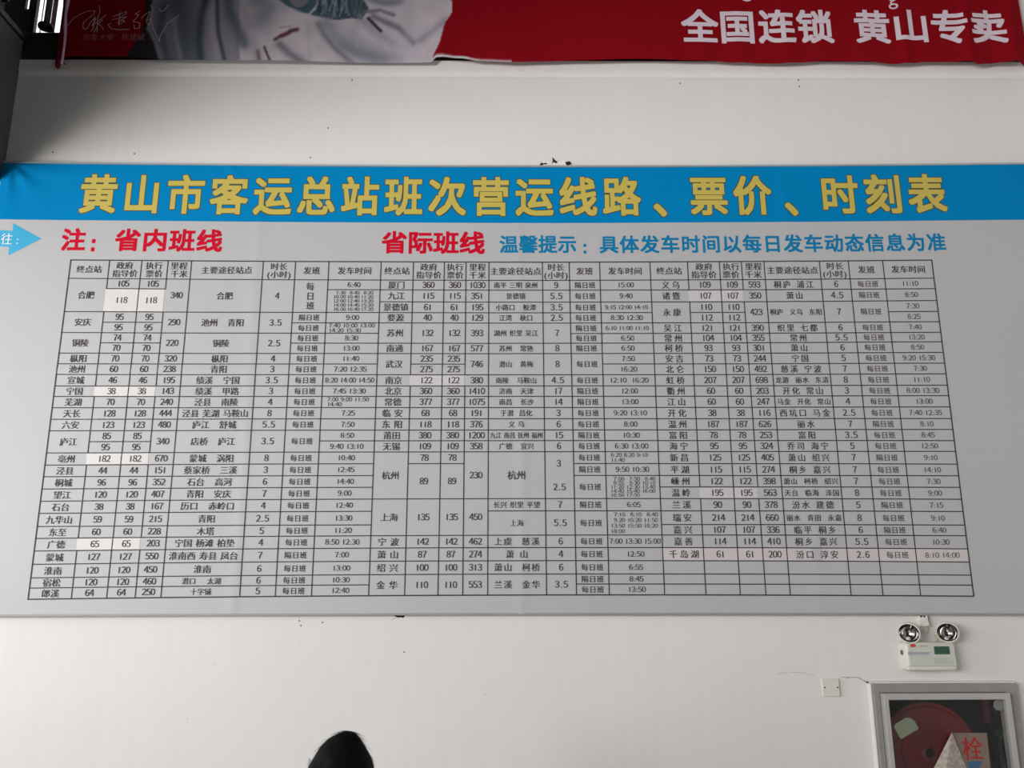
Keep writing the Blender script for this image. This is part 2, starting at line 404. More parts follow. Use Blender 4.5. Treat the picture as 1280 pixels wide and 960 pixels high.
# ---- table data: (first row line, last row line, text)
def runs(rows, txt):
    out = []; L = txt.split('|')
    for r, t in zip(rows, L): out.append((r[0], r[1], t))
    assert len(L) == len(rows), (len(L), len(rows), txt)
    return out
def rr(s):
    """'1-4 4-6 ...' ; plain 8..14 gives single rows"""
    o = []
    for k in s.split():
        if '..' in k: a, b = map(int, k.split('..')); o += [(i, i+1) for i in range(a, b)]
        else: o.append(tuple(map(int, k.split('-'))))
    return o
CE = {}
R1 = rr('1-4 4-6 6-8 8..15 15-17 17..29')
CE[0] = runs(R1, '合肥|安庆|铜陵|枞阳|池州|宣城|宁国|芜湖|天长|六安|庐江|亳州|泾县|桐城|望江|石台|九华山|东至|广德|蒙城|淮南|宿松|郎溪')
R1p = rr('1-2 2-4 4..29')
CE[1] = runs(R1p, '105|118|95|95|74|70|70|60|46|38|70|128|123|85|95|182|44|96|120|38|59|60|65|127|120|120|64'); CE[2] = CE[1]
CE[3] = runs(R1, '340|290|220|320|238|195|143|240|444|480|340|670|151|352|407|167|215|228|203|550|450|460|250')
CE[4] = runs(R1, '合肥|池州   青阳|铜陵|枞阳|青阳|绩溪   宁国|绩溪   甲路|泾县   南陵|泾县 芜湖 马鞍山|庐江   舒城|店桥   庐江|蒙城   涡阳|蔡家桥   三溪|石台   高河|青阳   安庆|历口   赤岭口|青阳|木塔|宁国 杨滩 柏垫|淮南西 寿县 凤台|淮南|~潜口    太湖|~十字铺')
CE[5] = runs(R1, '4|3.5|2.5|4|3|3.5|3|4|8|5.5|3.5|8|3|6|7|4|2.5|5|4|7|6|6|5')
M_, G_ = '每日班', '隔日班'
R1d = rr('1-4 4..15 15-17 17..29')
CE[6] = runs(R1d, '|'.join(['*', G_]+[M_]*10+[M_]+[M_]*8+[G_]+[M_]*3))
CE[7] = runs(R1p, '6:40|*|9:00|*|8:30|13:00|11:40|7:20 12:35|8:20 14:00 14:50|7:45 13:30|*|7:25|7:50|8:50|9:40 13:10|10:40|12:45|14:40|9:00|12:40|13:30|11:20|8:50 12:30|7:00|13:00|10:30|12:40')
R2 = rr('1..5 5-7 7-8 8-10 10..17 17-21 21-24 24..27 27-29')
CE[8] = runs(R2, '厦门|九江|景德镇|婺源|苏州|南通|武汉|南京|北京|常德|临 安|东 阳|莆田|无锡|杭州|上海|宁 波|萧 山|绍 兴|金 华')
CE[9] = runs(rr('1..5 5-7 7..18 18-21 21-24 24..27 27-29'), '360|115|61|40|132|167|235|275|122|360|377|68|118|380|109|78|89|135|142|87|100|110'); CE[10] = CE[9]
CE[11] = runs(R2, '1030|351|195|129|393|577|746|380|1410|1075|191|376|1200|358|230|450|462|274|313|553')
CE[12] = runs(rr('1..5 5-7 7-8 8-10 10..17 17-21 21-22 22-24 24..27 27-29'),
 '~南平 三明 泉州|~景德镇|~小路口   鲛潭|~江湾   秋口|~湖州 织里 吴江|~苏州   常熟|~潜山   黄梅|~南陵   马鞍山|~济南   天津|~南昌   长沙|~于潜  昌化|~义 乌|^九江 南昌 抚州 福州|~广德   宜兴|@杭州|~长兴 织里 平望|~上海|上虞  慈溪|萧 山|萧山  柯桥|兰溪  金华')
CE[13] = runs(rr('1..5 5-7 7-8 8-10 10..17 17-21 21-22 22-24 24..27 27-29'), '9|5.5|3.5|2.5|7|8|8|4.5|17|14|3|6|15|6|*|7|5.5|6|4|6|3.5')
CE[14] = runs(rr('1..8 8-10 10..19 19-21 21-22 22-24 24..29'), '|'.join([G_, M_, M_, M_, G_, M_, G_, M_, M_, G_, G_, M_, M_, G_, M_, M_, G_, M_, G_, M_, M_, M_, M_, G_, M_]))
CE[15] = runs(rr('1..19 19-21 21-22 22-24 24..29'), '15:00|9:40|^9:15 12:00 14:10|8:30 12:30|^6:10 11:00 11:10|6:50|6:50|7:50|16:20|12:10  16:20|12:00|13:00|9:20 13:10|8:00|10:30|6:30 13:00|*|9:50 10:30|*|6:05|*|7:00 13:30 15:00|12:50|6:55|8:45|13:50')
R3 = rr('1..3 3-5 5..29')
CE[16] = runs(R3, '义乌|诸暨|永康|吴江|常州|柯桥|安吉|北仑|虹桥|衢州|江山|开化|温州|富阳|海宁|新昌|平湖|嵊州|温岭|兰溪|瑞安|嘉兴|嘉善|千岛湖|||')
CE[17] = runs(rr('1..29'), '109|107|110|112|121|104|93|73|150|207|60|60|38|187|78|95|125|115|122|195|90|214|107|114|61|||'); CE[18] = CE[17]
CE[19] = runs(R3, '593|350|423|390|355|301|244|492|698|203|247|116|626|253|324|405|274|398|563|378|660|336|410|200|||')
CE[20] = runs(R3, '桐庐 浦江|萧山|~桐庐  义乌  东阳|织里 七都|常州|萧山|宁国|慈溪 宁波|~龙游  丽水  东清|开化 常山|~马金  开化  常山|西坑口 马金|丽水|富阳|乔司 海宁|萧山 绍兴|桐乡 嘉兴|~萧山  柯桥  绍兴|~天台  临海  泽国|汾水 建德|~丽水  青田  永嘉|临平 桐乡|桐乡 嘉兴|汾口 淳安|||')
CE[21] = runs(R3, '6|4.5|7|6|5.5|6|5|7|8|3|4|2.5|7|3.5|5|7|7|7|8|5|8|6|5.5|2.6|||')
CE[22] = runs(R3, '|'.join([M_, G_, G_]+[M_]*9+[G_, M_, M_, G_, M_, M_, M_, G_, M_, G_, M_, M_, '', '', '']))
CE[23] = runs(rr('1..29'), '11:10|8:50|7:30|8:25|7:40|13:20|8:50|9:20 15:30|7:30|11:10|8:00 13:30|13:00|7:40 12:35|8:10|8:45|12:50|9:10|14:10|7:30|9:00|7:15|9:10|6:40|10:30|8:10 14:00|||')
HD = ['终点站', '政府/指导价', '执行/票价', '里程/千米', '主要途径站点', '时长/(小时)', '发班', '发车时间']*3
# paper correction stickers: column lines, row lines
STK = [(1, 3, 2, 4, PAPER), (1, 3, 11, 12, PAPER), (1, 3, 17, 18, PAPER), (1, 3, 24, 25, PAPER), (9, 11, 10, 11, PAPER2), (17, 19, 2, 3, PAPER2), (17, 19, 20, 21, PAPER2)]
for c0, c1, r0, r1, m in STK:
    pr = Print(BY, .0009, disp)
    a, b, c_, d_ = cw(c0, r0), cw(c1, r0), cw(c1, r1), cw(c0, r1)
    e = .003
    def fs(u, v):
        t0 = (a[0]+(b[0]-a[0])*u, a[1]+(b[1]-a[1])*u); t1 = (d_[0]+(c_[0]-d_[0])*u, d_[1]+(c_[1]-d_[1])*u)
        return t0[0]*(1-v)+t1[0]*v-e, (t0[1]-e)*(1-v)+(t1[1]+e)*v
    pr.grid(fs, 14, 4); pr.build('price_sticker', m, board, True)
pr = Print(BY, .0009, disp)
for k in range(8):
    a, b, c_, d_ = cw(16+k, 25), cw(17+k, 25), cw(17+k, 26), cw(16+k, 26); i = [pr.pt(*q) for q in (a, b, c_, d_)]; pr.f.append(tuple(i))
pr.build('added_route_sticker', PAPER3, board)
# ruled lines from the borders of the cells
hid_v = set()
for c0, c1, r0, r1, m in STK:
    for r in range(r0, r1): hid_v.add((c0, r)); hid_v.add((c1, r))
H = set(); V = set()
for c in range(24):
    V.add((c, 0)); V.add((c+1, 0)); H.add((c, 0))
    for a, b, t in CE[c]:
        H.add((c, a)); H.add((c, b))
        for r in range(a, b): V.add((c, r)); V.add((c+1, r))
V -= hid_v
pr = Print(BY, .0016, disp)
LW = .0042
for c, r in H: pr.seg(cw(c, r), cw(c+1, r), LW*(1.25 if r in (0, 29) else 1))
for c, r in V: pr.seg(cw(c, r), cw(c, r+1), LW*(1.25 if c in (0, 24) else 1))
pr.build('table_lines', INK, board)['kind'] = 'stuff'
# cell lettering
def cell_c(c, a, b):
    P = [cp(c, a), cp(c+1, a), cp(c, b), cp(c+1, b)]
    return sum(p[0] for p in P)/4, sum(p[1] for p in P)/4
def S(y): return 1+.1*(y-325)/420
hp = Print(BY, .0022, disp); tp = Print(BY, .0022, disp); np_ = Print(BY, .0022, disp); dp = Print(BY, .0022, disp); fp = Print(BY, .0022, disp)
for c in range(24):
    cx, cy = cell_c(c, 0, 1); L = HD[c].split('/')
    for i, l in enumerate(L):
        yy = cy + (i-(len(L)-1)/2)*10.0
        hp.text(l, cx, yy, 10.6, 9.6 if len(L) > 1 else 9.8, sp=.15)
tiny = {(7, 2): (['7:30,8:40,8:20', '10:00,10:40,11:20', '12:00,12:40,13:20', '14:00,14:40,15:20', '16:00,16:40,17:20'], 17.3, 5.15, 6.0, 5.8, True),
        (7, 5): (['7:40,10:00,13:00', '14:20,15:30'], 20.5, 6.1, 7.2, 6.9, False),
        (7, 12): (['7:00,9:00,11:50', '14:40'], 19.0, 6.1, 7.0, 6.9, False),
        (15, 17): (['6:20,8:20,9:10', '11:40'], 18.6, 6.3, 6.7, 6.9, False),
        (15, 19): (['7:00,7:50,8:40', '8:55,9:30,10:10', '11:20,12:30,13:40', '14:40,15:40,16:00', '16:50,17:50'], 19.6, 5.1, 6.5, 6.2, True),
        (15, 22): (['7:10,8:10,8:40', '9:20,10:20,11:50', '13:50,15:50,16:20', '18:00'], 20.6, 7.0, 6.9, 6.8, True)}
for c in range(24):
    blk, k = divmod(c, 8)
    for a, b, t in CE[c]:
        if not t: continue
        cx, cy = cell_c(c, a, b); s = S(cy)
        if t == '*':
            if (c, a) in tiny:
                L, px_, py_, ex, ey, right = tiny[(c, a)]
                for i, l in enumerate(L):
                    it = l.split(',')
                    if not right:
                        q = ' '.join(it); wd_ = sum(adv(ch) for ch in q)*ex
                        dp.text(q, cx-1.5*px_+wd_/2+1.5, cy+(i-(len(L)-1)/2)*py_, ex, ey, off=.008); continue
                    for j, q in enumerate(it):
                        wd_ = sum(adv(ch) for ch in q)*ex; full = sum(adv(ch) for ch in '00:00')*ex
                        xx = cx + (j-1)*px_ + ((full-wd_)/2 if right else (wd_-full)/2)
                        dp.text(q, xx, cy+(i-(len(L)-1)/2)*py_, ex, ey, off=.006)
            elif c == 6:
                for i, ch in enumerate('每日班'): tp.text(ch, cx, cy+(i-1)*12.0, 10.6, 10.6)
            elif c == 13:
                np_.text('3', cx-1, 579.5, 9.2*s, 10.4*s, off=.018); np_.text('2.5', cx, 609, 9.0*s, 10.4*s, off=.018)
            continue
        if k in (1, 2, 3):
            dx = {0: 0, 1: 0, 2: 0}[blk]
            if blk == 0 and k == 3: cy -= .2
            np_.text(t, cx+dx, cy, 8.95*s, 10.4*s, off=.02)
        elif k == 5: np_.text(t, cx, cy, 9.2*s, 10.4*s, off=.018)
        elif k == 6: (fp if blk == 2 else tp).text(t, cx, cy, 8.3*s, 8.4*s, sp=.5)
        elif k == 7:
            sm = t[0] == '^'; t = t.strip('^')
            e = 6.6 if sm else (7.4 if len(t) > 13 else 7.9)
            (fp if blk == 2 else dp).text(t, cx, cy, e*s, (7.0 if sm else 8.4)*s)
        elif k == 0:
            if blk == 2: tp.text(t, cx+1, cy, 10.0*s, 10.0*s, sp=2.6)
            else: tp.text(t, cx, cy, 10.4*s, 10.0*s)
        elif k == 4:
            if t[0] == '~': tp.text(t[1:], cx, cy, 8.0*s, 8.2*s, sp=.1 if blk != 2 else .5)
            elif t[0] == '^': tp.text(t[1:], cx, cy, 6.9*s, 8.0*s)
            elif t[0] == '@': tp.text(t[1:], cx, cy, 11*s, 11*s)
            elif blk == 2: tp.text(t, cx, cy, 9.6*s, 9.8*s, sp=1.9)
            elif blk == 1: tp.text(t, cx, cy, 9.8*s, 9.8*s, sp=1.3)
            else: tp.text(t, cx, cy, 10.3*s, 10.0*s)
for P_, nm, m in ((hp, 'header_lettering', INK), (tp, 'place_lettering', INK), (np_, 'number_lettering', INK), (dp, 'time_lettering', INK), (fp, 'faded_lettering', INK2)):
    P_.build(nm, m, board)['kind'] = 'stuff'
# ------------------------------------------------------------------ red advertising banner
NY = -.06
def smooth(a, b, x): t = min(1, max(0, (x-a)/(b-a))); return t*t*(3-2*t)
HEM = [(75,73),(90,71.5),(160,72.5),(200,75.5),(300,76.5),(420,77.5),(538,78),(546,72),(575,73.5),(600,77),(640,79),(680,77.5),(716,76.5),(800,75.5),(885,76.5),(925,78.5),(980,79.5),(1032,76.5),(1080,77.5),(1132,80.5),(1150,78.5),(1200,78.5),(1215,82.5),(1245,79),(1262,80),(1278,84)]
def hem(px):
    for (a, ya), (b, yb) in zip(HEM, HEM[1:]):
        if px <= b: return ya+(yb-ya)*smooth(a, b, px)
    return HEM[-1][1]
def ndisp(x, z):
    px = inv((x, NY, z))[0]
    low = math.exp(-max(0, z-4.62)/.5)
    d = .006*math.sin(x*3.1)+.004*math.sin(x*7.3+z*2)
    for c0, s0, am in ((925, 12, .006), (985, 10, .008), (1082, 14, .009), (1132, 9, .016), (1160, 12, .008), (1210, 7, .022), (1240, 10, -.012), (1266, 7, .02), (880, 16, .004), (640, 25, .006), (555, 10, .006), (95, 8, .005)):
        d += am*low*math.exp(-((px-c0+(z-4.62)*22)/s0)**2)
    return d + .004
def inpoly(x, y, P):
    r = False; j = len(P)-1
    for i in range(len(P)):
        xi, yi = P[i]; xj, yj = P[j]
        if (yi > y) != (yj > y) and x < (xj-xi)*(y-yi)/(yj-yi)+xi: r = not r
        j = i
    return r
def dseg(x, y, L):
    m = 1e9
    for (ax, ay), (bx, by) in zip(L, L[1:]):
        t = max(0, min(1, ((x-ax)*(bx-ax)+(y-ay)*(by-ay))/((bx-ax)**2+(by-ay)**2+1e-9)))
        m = min(m, math.hypot(x-ax-t*(bx-ax), y-ay-t*(by-ay)))
    return m
DARKP = [(182,-40),(182,0),(183,20),(177,45),(157,74),(156,90),(205,90),(200,60),(190,50),(184,38),(190,15),(202,-40)]
SHIRT = [(196,-40),(189,14),(184,38),(192,52),(200,76),(200,95),(541,95),(540.5,72),(550,53),(556,30),(565,16),(565,0),(560,-40)]
BEARD = [(397,-40),(397,2),(395,12),(388,19),(398,21),(420,25),(440,22),(452,24),(461,9),(455,0),(455,-40)]
COLLAR = [(344,-40),(346,0),(356,8),(375,17),(387,18),(397,7),(398,-40)]
STR = [ # printed folds of the grey shirt: line, half width, colour, strength
 ([(222,0),(228,22),(232,50),(232,80)],19,(84,92,106),.85), ([(205,10),(200,40),(212,80)],6,(74,84,98),.8),
 ([(261,-10),(252,20),(249,50),(252,82)],5,(62,72,84),.85), ([(276,-10),(264,14),(266,40),(274,82)],4.5,(164,156,166),.9),
 ([(272,2),(273,40),(282,80)],2.6,(70,76,88),.85), ([(284,-10),(290,20),(302,46),(306,56)],8,(82,92,106),.8), ([(218,26),(221,50),(228,80)],3,(150,146,156),.85),
 ([(318,-5),(335,12),(322,30)],14,(112,120,132),.7), ([(300,8),(316,30),(320,70)],8,(164,158,168),.6),
 ([(350,57),(362,68),(380,80)],5,(112,110,120),.8), ([(408,30),(420,45),(446,62),(470,72)],11,(134,138,152),.75), ([(396,26),(402,40),(414,60),(434,80)],2.2,(200,192,200),.8), ([(440,40),(462,58),(500,74)],7,(150,150,162),.5), ([(398,30),(404,42),(418,60),(442,80)],3.5,(112,112,122),.75), ([(426,56),(445,66),(480,72)],6,(128,130,142),.7),
 ([(450,22),(466,36),(490,52)],6,(150,146,156),.6), ([(466,19),(482,27),(498,34),(516,53)],4,(104,98,108),.8), ([(460,22),(468,30),(476,38)],2,(30,30,36),.95),
 ([(455,14),(475,12),(492,18)],2.5,(110,106,118),.8), ([(455,-6),(480,3),(500,2)],5,(100,106,120),.7), ([(508,5),(512,30),(508,60)],10,(182,178,188),.45),
 ([(525,50),(540,40),(556,26)],5,(130,124,134),.5), ([(385,28),(386,50),(388,76)],3,(178,172,180),.5), ([(446,26),(446,58)],2.5,(178,172,180),.5),
 ([(331,60),(334,68),(338,77)],1.3,(34,30,40),1), ([(323,66),(325,78)],3,(106,84,88),.8),
 ([(344,51),(352,46)],2,(92,58,62),.95), ([(353,46),(362,42)],2.8,(92,58,62),.95), ([(363,40),(372,38)],2.6,(92,58,62),.95), ([(350,36),(364,34)],1,(130,104,110),.6)]
for i in range(26):
    x0_ = 399+i*2.1; STR.append(([(x0_+3*math.sin(i*2.1), -12), (x0_+2*math.sin(i), 4), (x0_+4*math.sin(i*1.7), 17+4*math.sin(i*3.3))], .75, (176, 186, 196) if i % 3 else (40, 52, 62), .7 if i < 18 else .25))
COLS = [([(346,0),(358,9),(380,18)],.9), ([(387,18),(397,6),(397,-20)],.9), ([(380,18),(388,20)],.8)]
def paint(px, py):
    n = noise.noise(Vector((px*.5, py*.5, 0)))
    c = (136+5*n, 8, 22)
    jx = px
    if inpoly(jx, py, DARKP): c = (44, 42, 48)
    if inpoly(jx, py, SHIRT):
        n2 = noise.noise(Vector((px*.9, py*.25, 3)))
        c = (196+8*n2, 187+8*n2, 197+8*n2) if px > 300 else (142+14*n2, 140+14*n2, 152+14*n2)
        if inpoly(px, py, BEARD): c = (66, 82, 94)
        if inpoly(px, py, COLLAR): c = (70, 96, 108) if math.hypot(px-374, py+2) > 12 else (128, 128, 136)
        for L, wd_, col, st in STR:
            xs = [q[0] for q in L]
            if px < min(xs)-3*wd_ or px > max(xs)+3*wd_: continue
            d = dseg(px, py, L); a = st*math.exp(-(d/wd_)**4 if wd_ < 3 else -(d/wd_)**2*1.0)
            c = tuple(c[i]*(1-a)+col[i]*a for i in range(3))
        for L, st in COLS:
            a = st*math.exp(-(dseg(px, py, L)/.9)**2); c = tuple(c[i]*(1-a)+(190, 190, 196)[i]*a for i in range(3))
        if px > 300:
            n3 = .5+.5*noise.noise(Vector((px*.06, py*.06, 9))); c = tuple(v*(.94+.12*n3) for v in c)
    elif 538 < px < 640 and py > hem(px)-1.6-2.2*max(0, 1-(px-538)/80): c = (205, 200, 204)
    return c
def soft(px, py):
    q = [paint(px+a, py+b) for a, b in ((-.6, -.35), (.6, -.5), (-.55, .5), (.6, .35))] if 150 < px < 640 else [paint(px, py)]
    return tuple(sum(c[i] for c in q)/len(q) for i in range(3))
BRED = (136, 8, 22)
adb = empty('advertising_banner', (0, NY, 4.62))
tag(adb, 'red cloth banner printed with a figure in a grey shirt, hanging over the wall top', 'banner')
me = bpy.data.meshes.new('banner_cloth'); vs = []; fs = []; cols = []
NXB = 760; zlev = [0]
xl_, xr_ = at(76, 30, NY).x, at(1276, 30, NY).x
vlist = [i/50*.40 for i in range(51)] + [.5, .65, .8, 1.0, 1.25, 1.5]
for v in vlist:
    for i in range(NXB+1):
        x = xl_+(xr_-xl_)*i/NXB
        px0 = inv((x, NY, 4.62))[0]; zh = at(px0, hem(px0), NY).z
        z = zh+v; px, py = inv((x, NY, z))
        taper = .012*smooth(1210, 1276, px0)*0
        vs.append((x, NY-ndisp(x, z), z)); cc = soft(px, py) if py > -45 else BRED
        cols.append(lin(cc)+(1,))
nr = len(vlist)
for j in range(nr-1):
    for i in range(NXB):
        a = j*(NXB+1)+i; fs.append((a, a+1, a+NXB+2, a+NXB+1))
me.from_pydata(vs, [], fs); at_ = me.color_attributes.new('print', 'FLOAT_COLOR', 'POINT')
at_.data.foreach_set('color', [k for c in cols for k in c])
for p in me.polygons: p.use_smooth = True
CL = mat('banner_cloth_print', (150, 12, 32), rough=.8, var=.0, bump=.3, bscale=160, spec=.08)
ca = CL.node_tree.nodes.new('ShaderNodeVertexColor'); ca.layer_name = 'print'
CL.node_tree.links.new(ca.outputs[0], CL.node_tree.nodes['Principled BSDF'].inputs['Base Color'])
link('banner_cloth', me, CL, adb)
LTR = mat('banner_white_print', (222, 208, 220), rough=.6, var=.02)
NC = [('x', xl_+.011*k) for k in range(1, 460)]
def ncuts(cx): a = at(cx-28, 30, NY).x; b = at(cx+28, 30, NY).x; return [c for c in NC if a < c[1] < b]
for ch, cx in zip('全国连锁黄山专卖', (874.5, 921.5, 970.5, 1018.5, 1090, 1137.5, 1185, 1233)):
    letters('banner_letter', [(ch, cx, 33.5 if cx < 1180 else 35, 47, 43)], .024, .0016, LTR, NY, ndisp, adb, ncuts(cx))
for ch, cx, cy, ex in (('g', 1115, -3, 26), ('o', 933, -7, 32)):
    letters('latin_letter', [(ch, cx, cy, ex, 26)], .0, .0016, LTR, NY, ndisp, adb, ncuts(cx), lat=True)
pr = Print(NY, .0012, ndisp); pr.text('形象大使：陈建斌', 143.5, 48, 9.7, 9.2, res=2); pr.build('caption_lettering', mat('brown_print', (172, 96, 100), rough=.6), adb)['kind'] = 'stuff'
SIG = [[(70,170),(110,122),(160,90),(205,75),(245,74),(238,95),(205,118),(178,142),(168,170),(180,188),(195,180)],
 [(195,185),(215,150),(245,110),(240,140),(225,165),(250,150),(300,112),(312,100)], [(272,45),(276,80),(262,120),(258,205)], [(240,205),(262,160),(290,130)], [(262,150),(280,165),(298,190)], [(230,130),(250,120),(232,185),(222,200)],
 [(360,110),(440,80),(438,92),(385,125)], [(350,130),(440,112),(400,140),(385,150),(410,130),(430,140),(390,160)], [(398,85),(392,150),(395,165)], [(345,150),(325,160),(345,185),(400,192),(455,188)],
 [(520,75),(492,95),(515,100),(480,140),(520,150),(518,182),(490,185),(485,160)], [(530,120),(560,90),(582,80),(570,110),(560,135),(590,120),(575,165),(560,140)], [(585,40),(600,60),(590,120),(600,180),(640,262),(645,230),(690,150),(760,100)], [(640,60),(650,78),(672,70),(690,40)]]
pr = Print(NY, .0013, ndisp)
for L in SIG:
    Q = [at(70+x/4.92, y/4.92, NY) for x, y in L]
    for a, b in zip(Q, Q[1:]): pr.seg((a.x, a.z), (b.x, b.z), .0038)
pr.build('signature', mat('signature_print', (205, 178, 184), rough=.6), adb)
# twisted left selvage hanging below the hem
def ribbon(name, pts, m, parent, Y, wob=.012):
    w = MB(); L = []
    for i, (xa_, xb_, y) in enumerate(pts):
        A = at(xa_, y, Y); B = at(xb_, y, Y); C = (A+B)/2
        L.append([w.bm.verts.new(p) for p in (Vector((A.x, Y, A.z)), Vector((C.x, Y-wob, C.z)), Vector((B.x, Y, B.z)), Vector((C.x, Y+.004, C.z)))])
    for A, B in zip(L, L[1:]):
        for k in range(4): w.bm.faces.new((A[k], A[(k+1) % 4], B[(k+1) % 4], B[k]))
    w.bm.faces.new(L[0]); w.bm.faces.new(L[-1][::-1])
    return w.build(name, m, parent, True)
ribbon('folded_edge', [(81, 88, -40), (82.5, 88, 0), (80.5, 84, 18), (79, 84, 34), (80, 83.5, 44), (79, 82, 58), (77, 80, 72), (75, 79, 80)], mat('pale_banner_hem', (216, 180, 206), rough=.5), adb, NY-.012)
ribbon('hanging_tail', [(78, 82, -40), (79, 82, 0), (77.5, 82, 30), (75, 80, 50), (71, 77.5, 68), (68.5, 76.5, 80), (69.5, 75, 84), (72, 74, 86)], mat('banner_back_red', (120, 20, 45), rough=.6), adb, NY+.008)
w = MB(); w.tube([at(79, 60, NY), at(78, 74, NY), at(79.5, 79, NY-.01), at(82.5, 81, NY)], .0025, 8); w.build('tie_cord', mat('dark_cord', (50, 50, 62)), adb)
# ------------------------------------------------------------------ damage of the plaster (parts of the back wall)
def blob(name, pts, y0, y1, m): w = MB(); w.slab([(at(x, y, y1).x, at(x, y, y1).z) for x, y in pts], y0, y1); return w.build(name, m, wall_back)
HOLE = mat('dark_hole', (36, 28, 28), rough=1, var=.3, scale=80); CHIP = mat('broken_plaster', (238, 234, 228), rough=.9, bump=.6, bscale=90)
blob('plaster_chip', [(674,208),(677,203.5),(683,204),(686,200.5),(689,203),(693,199),(697,203),(703,200),(707,201),(713,204),(714,208)], 0, -.006, CHIP)
for P in ([(674,207.5),(676.5,203),(679,204.2),(683,203.5),(684,205),(679,205.5),(676,207.5)], [(689.5,205),(691,201),(690.3,196.3),(693,199.5),(697,203),(695,204),(692,202.5)], [(706.5,202.5),(712,201.5),(714,205),(710,207),(708,206)]):
    blob('plaster_hole', P, -.0055, -.0075, HOLE)
blob('plaster_hole', [(492,767),(507.5,767),(506,769.5),(504.5,772.2),(501,771.6),(497,771.8),(493.5,770.2)], 0, -.002, HOLE)
for P in ([(503.5,772.6),(508,769.5),(513,770.6),(508,771.8)], [(490,771),(494,772),(487,776)]): blob('plaster_chip', P, 0, -.004, CHIP)
# broken grout line along the top of the board
rnd = random.Random(3); x = 20.0
DIRT = mat('grime', (84, 62, 56), rough=1, var=.3, scale=60)
while x < 1270:
    L = rnd.uniform(4, 60) if x < 700 else rnd.uniform(3, 30)
    y = top_px(x+L/2)-1.3; h = rnd.uniform(.5, 1.0)
    blob('grime_line', [(x, y+.9), (x+L*.3, y-h*.6), (x+L*.7, y-h*.4), (x+L, y+.9), (x+L*.5, y+1.1)], 0, -.004, DIRT if rnd.random() < .6 else HOLE)
    x += L + rnd.uniform(2, 60)
def crack(pts, wd_, m=None, wob=1.0):
    pr = Print(0, .0006); P = []
    for (a, b) in zip(pts, pts[1:]):
        n = 6
        for i in range(n): t = i/n; P.append((a[0]+(b[0]-a[0])*t+rnd.uniform(-.6, .6)*wob, a[1]+(b[1]-a[1])*t+rnd.uniform(-.6, .6)*wob))
    P.append(pts[-1])
    for a, b in zip(P, P[1:]):
        A = at(*a); B = at(*b); pr.seg((A.x, A.z), (B.x, B.z), wd_*rnd.uniform(.5, 1.2))
    return pr.build('crack', m or mat('hairline_crack', (150, 142, 140), rough=1), wall_back)
crack([(972, 843), (982, 840), (1003, 841), (1018, 845)], .0012); crack([(1052, 847), (1072, 847), (1080, 851), (1086, 855)], .0022, mat('dark_crack', (96, 88, 86)))
crack([(1180, 95), (1195, 98.5), (1206, 97.5), (1215, 93)], .0014)
for P in [(779,92),(850,104),(998,100),(999,108),(953,95),(440,100),(374,776),(376,782),(403,778),(505,815),(410,160),(388,197),(66,190),(168,192)]:
    blob('wall_speck', [(P[0]-.9, P[1]-.6), (P[0]+.5, P[1]-1), (P[0]+1, P[1]+.7), (P[0]-.3, P[1]+1.1)], 0, -.001, DIRT)
# ------------------------------------------------------------------ emergency light
EY = -.085
a = at(1131, 803, EY); b = at(1199, 838.5, EY)
el = empty('emergency_light', ((a.x+b.x)/2, 0, b.z)); tag(el, 'white twin spot emergency light with a green window, mounted above the red hose cabinet', 'emergency light')
X0, X1, Z0, Z1 = a.x, b.x-.004, b.z, a.z
cxe = (X0+X1)/2
w = MB(); w.box(X0, X1, EY, -.001, Z0, Z1, bev=.012, seg=4); w.build('case', WHITEPL, el, True)
w = MB()
fr = .0015
w.slab([(X0+.012, Z1-.004), (X1-.018, Z1-.004), (X1-.008, Z1-.014), (X1-.004, Z0+.022), (X1-.008, Z0+.017), (X0+.012, Z0+.017)], EY+.001, EY-fr)
w.build('face_plate', mat('case_face', (204, 206, 196), rough=.35, var=.02), el)
A = at(1167.5, 808, EY-.003); B = at(1187.5, 817.8, EY-.003)
w = MB(); w.box(A.x, B.x, EY-.0035, EY, B.z, A.z); w.build('green_window', mat('dark_green_window', (12, 78, 58), rough=.15, var=.1, scale=60, coat=.5), el)
def eprint(name, t, cx, cy, ex, ey, m, sp=0, off=0):
    pr = Print(EY-.0016, .0004); pr.text(t, cx, cy, ex, ey, sp=sp, off=off); o = pr.build(name, m, el); o['kind'] = 'stuff'; return o
LOGO = mat('logo_red', (206, 62, 62), rough=.5)
c = at(1141.5, 807.2, EY-.002)
pr = Print(EY-.0016, .0004)
for dx, dz, rx, rz in ((-.004, 0, .0085, .0062), (.004, .0005, .0075, .0058), (0, .002, .006, .0065)):
    n0 = len(pr.v); ids = [pr.pt(c.x+dx+rx*math.cos(t*math.pi/8), c.z+dz+rz*math.sin(t*math.pi/8)) for t in range(16)]; pr.lift += .0002; pr.f.append(tuple(ids))
pr.build('red_logo', LOGO, el)
eprint('red_lettering', '消防应急', 1154.5, 807.6, 2.6, 2.3, mat('faded_red_print', (196, 112, 108), rough=.6))
eprint('blue_lettering', '消防应急照明灯', 1148.5, 816.8, 3.9, 4.0, mat('blue_case_print', (88, 112, 160), rough=.6), sp=.3)
eprint('small_lettering', '1 2 1 1 2 1 1 2 1 1', 1148, 820.4, 2.6, 1.4, mat('pale_blue_print', (150, 165, 186), rough=.6))
pr = Print(EY-.0016, .0004)
for i, (a_, b_) in enumerate(((1167, 1186), (1168, 1191), (1168, 1191), (1169, 1192))):
    A = at(a_, 823.3+i*2.0, EY); B = at(b_, 823.3+i*2.0, EY); pr.seg((A.x, A.z), (B.x, B.z), .0014)
A = at(1134, 833, EY); B = at(1197, 832.4, EY); pr.seg((A.x, A.z), (B.x, B.z), .0016)
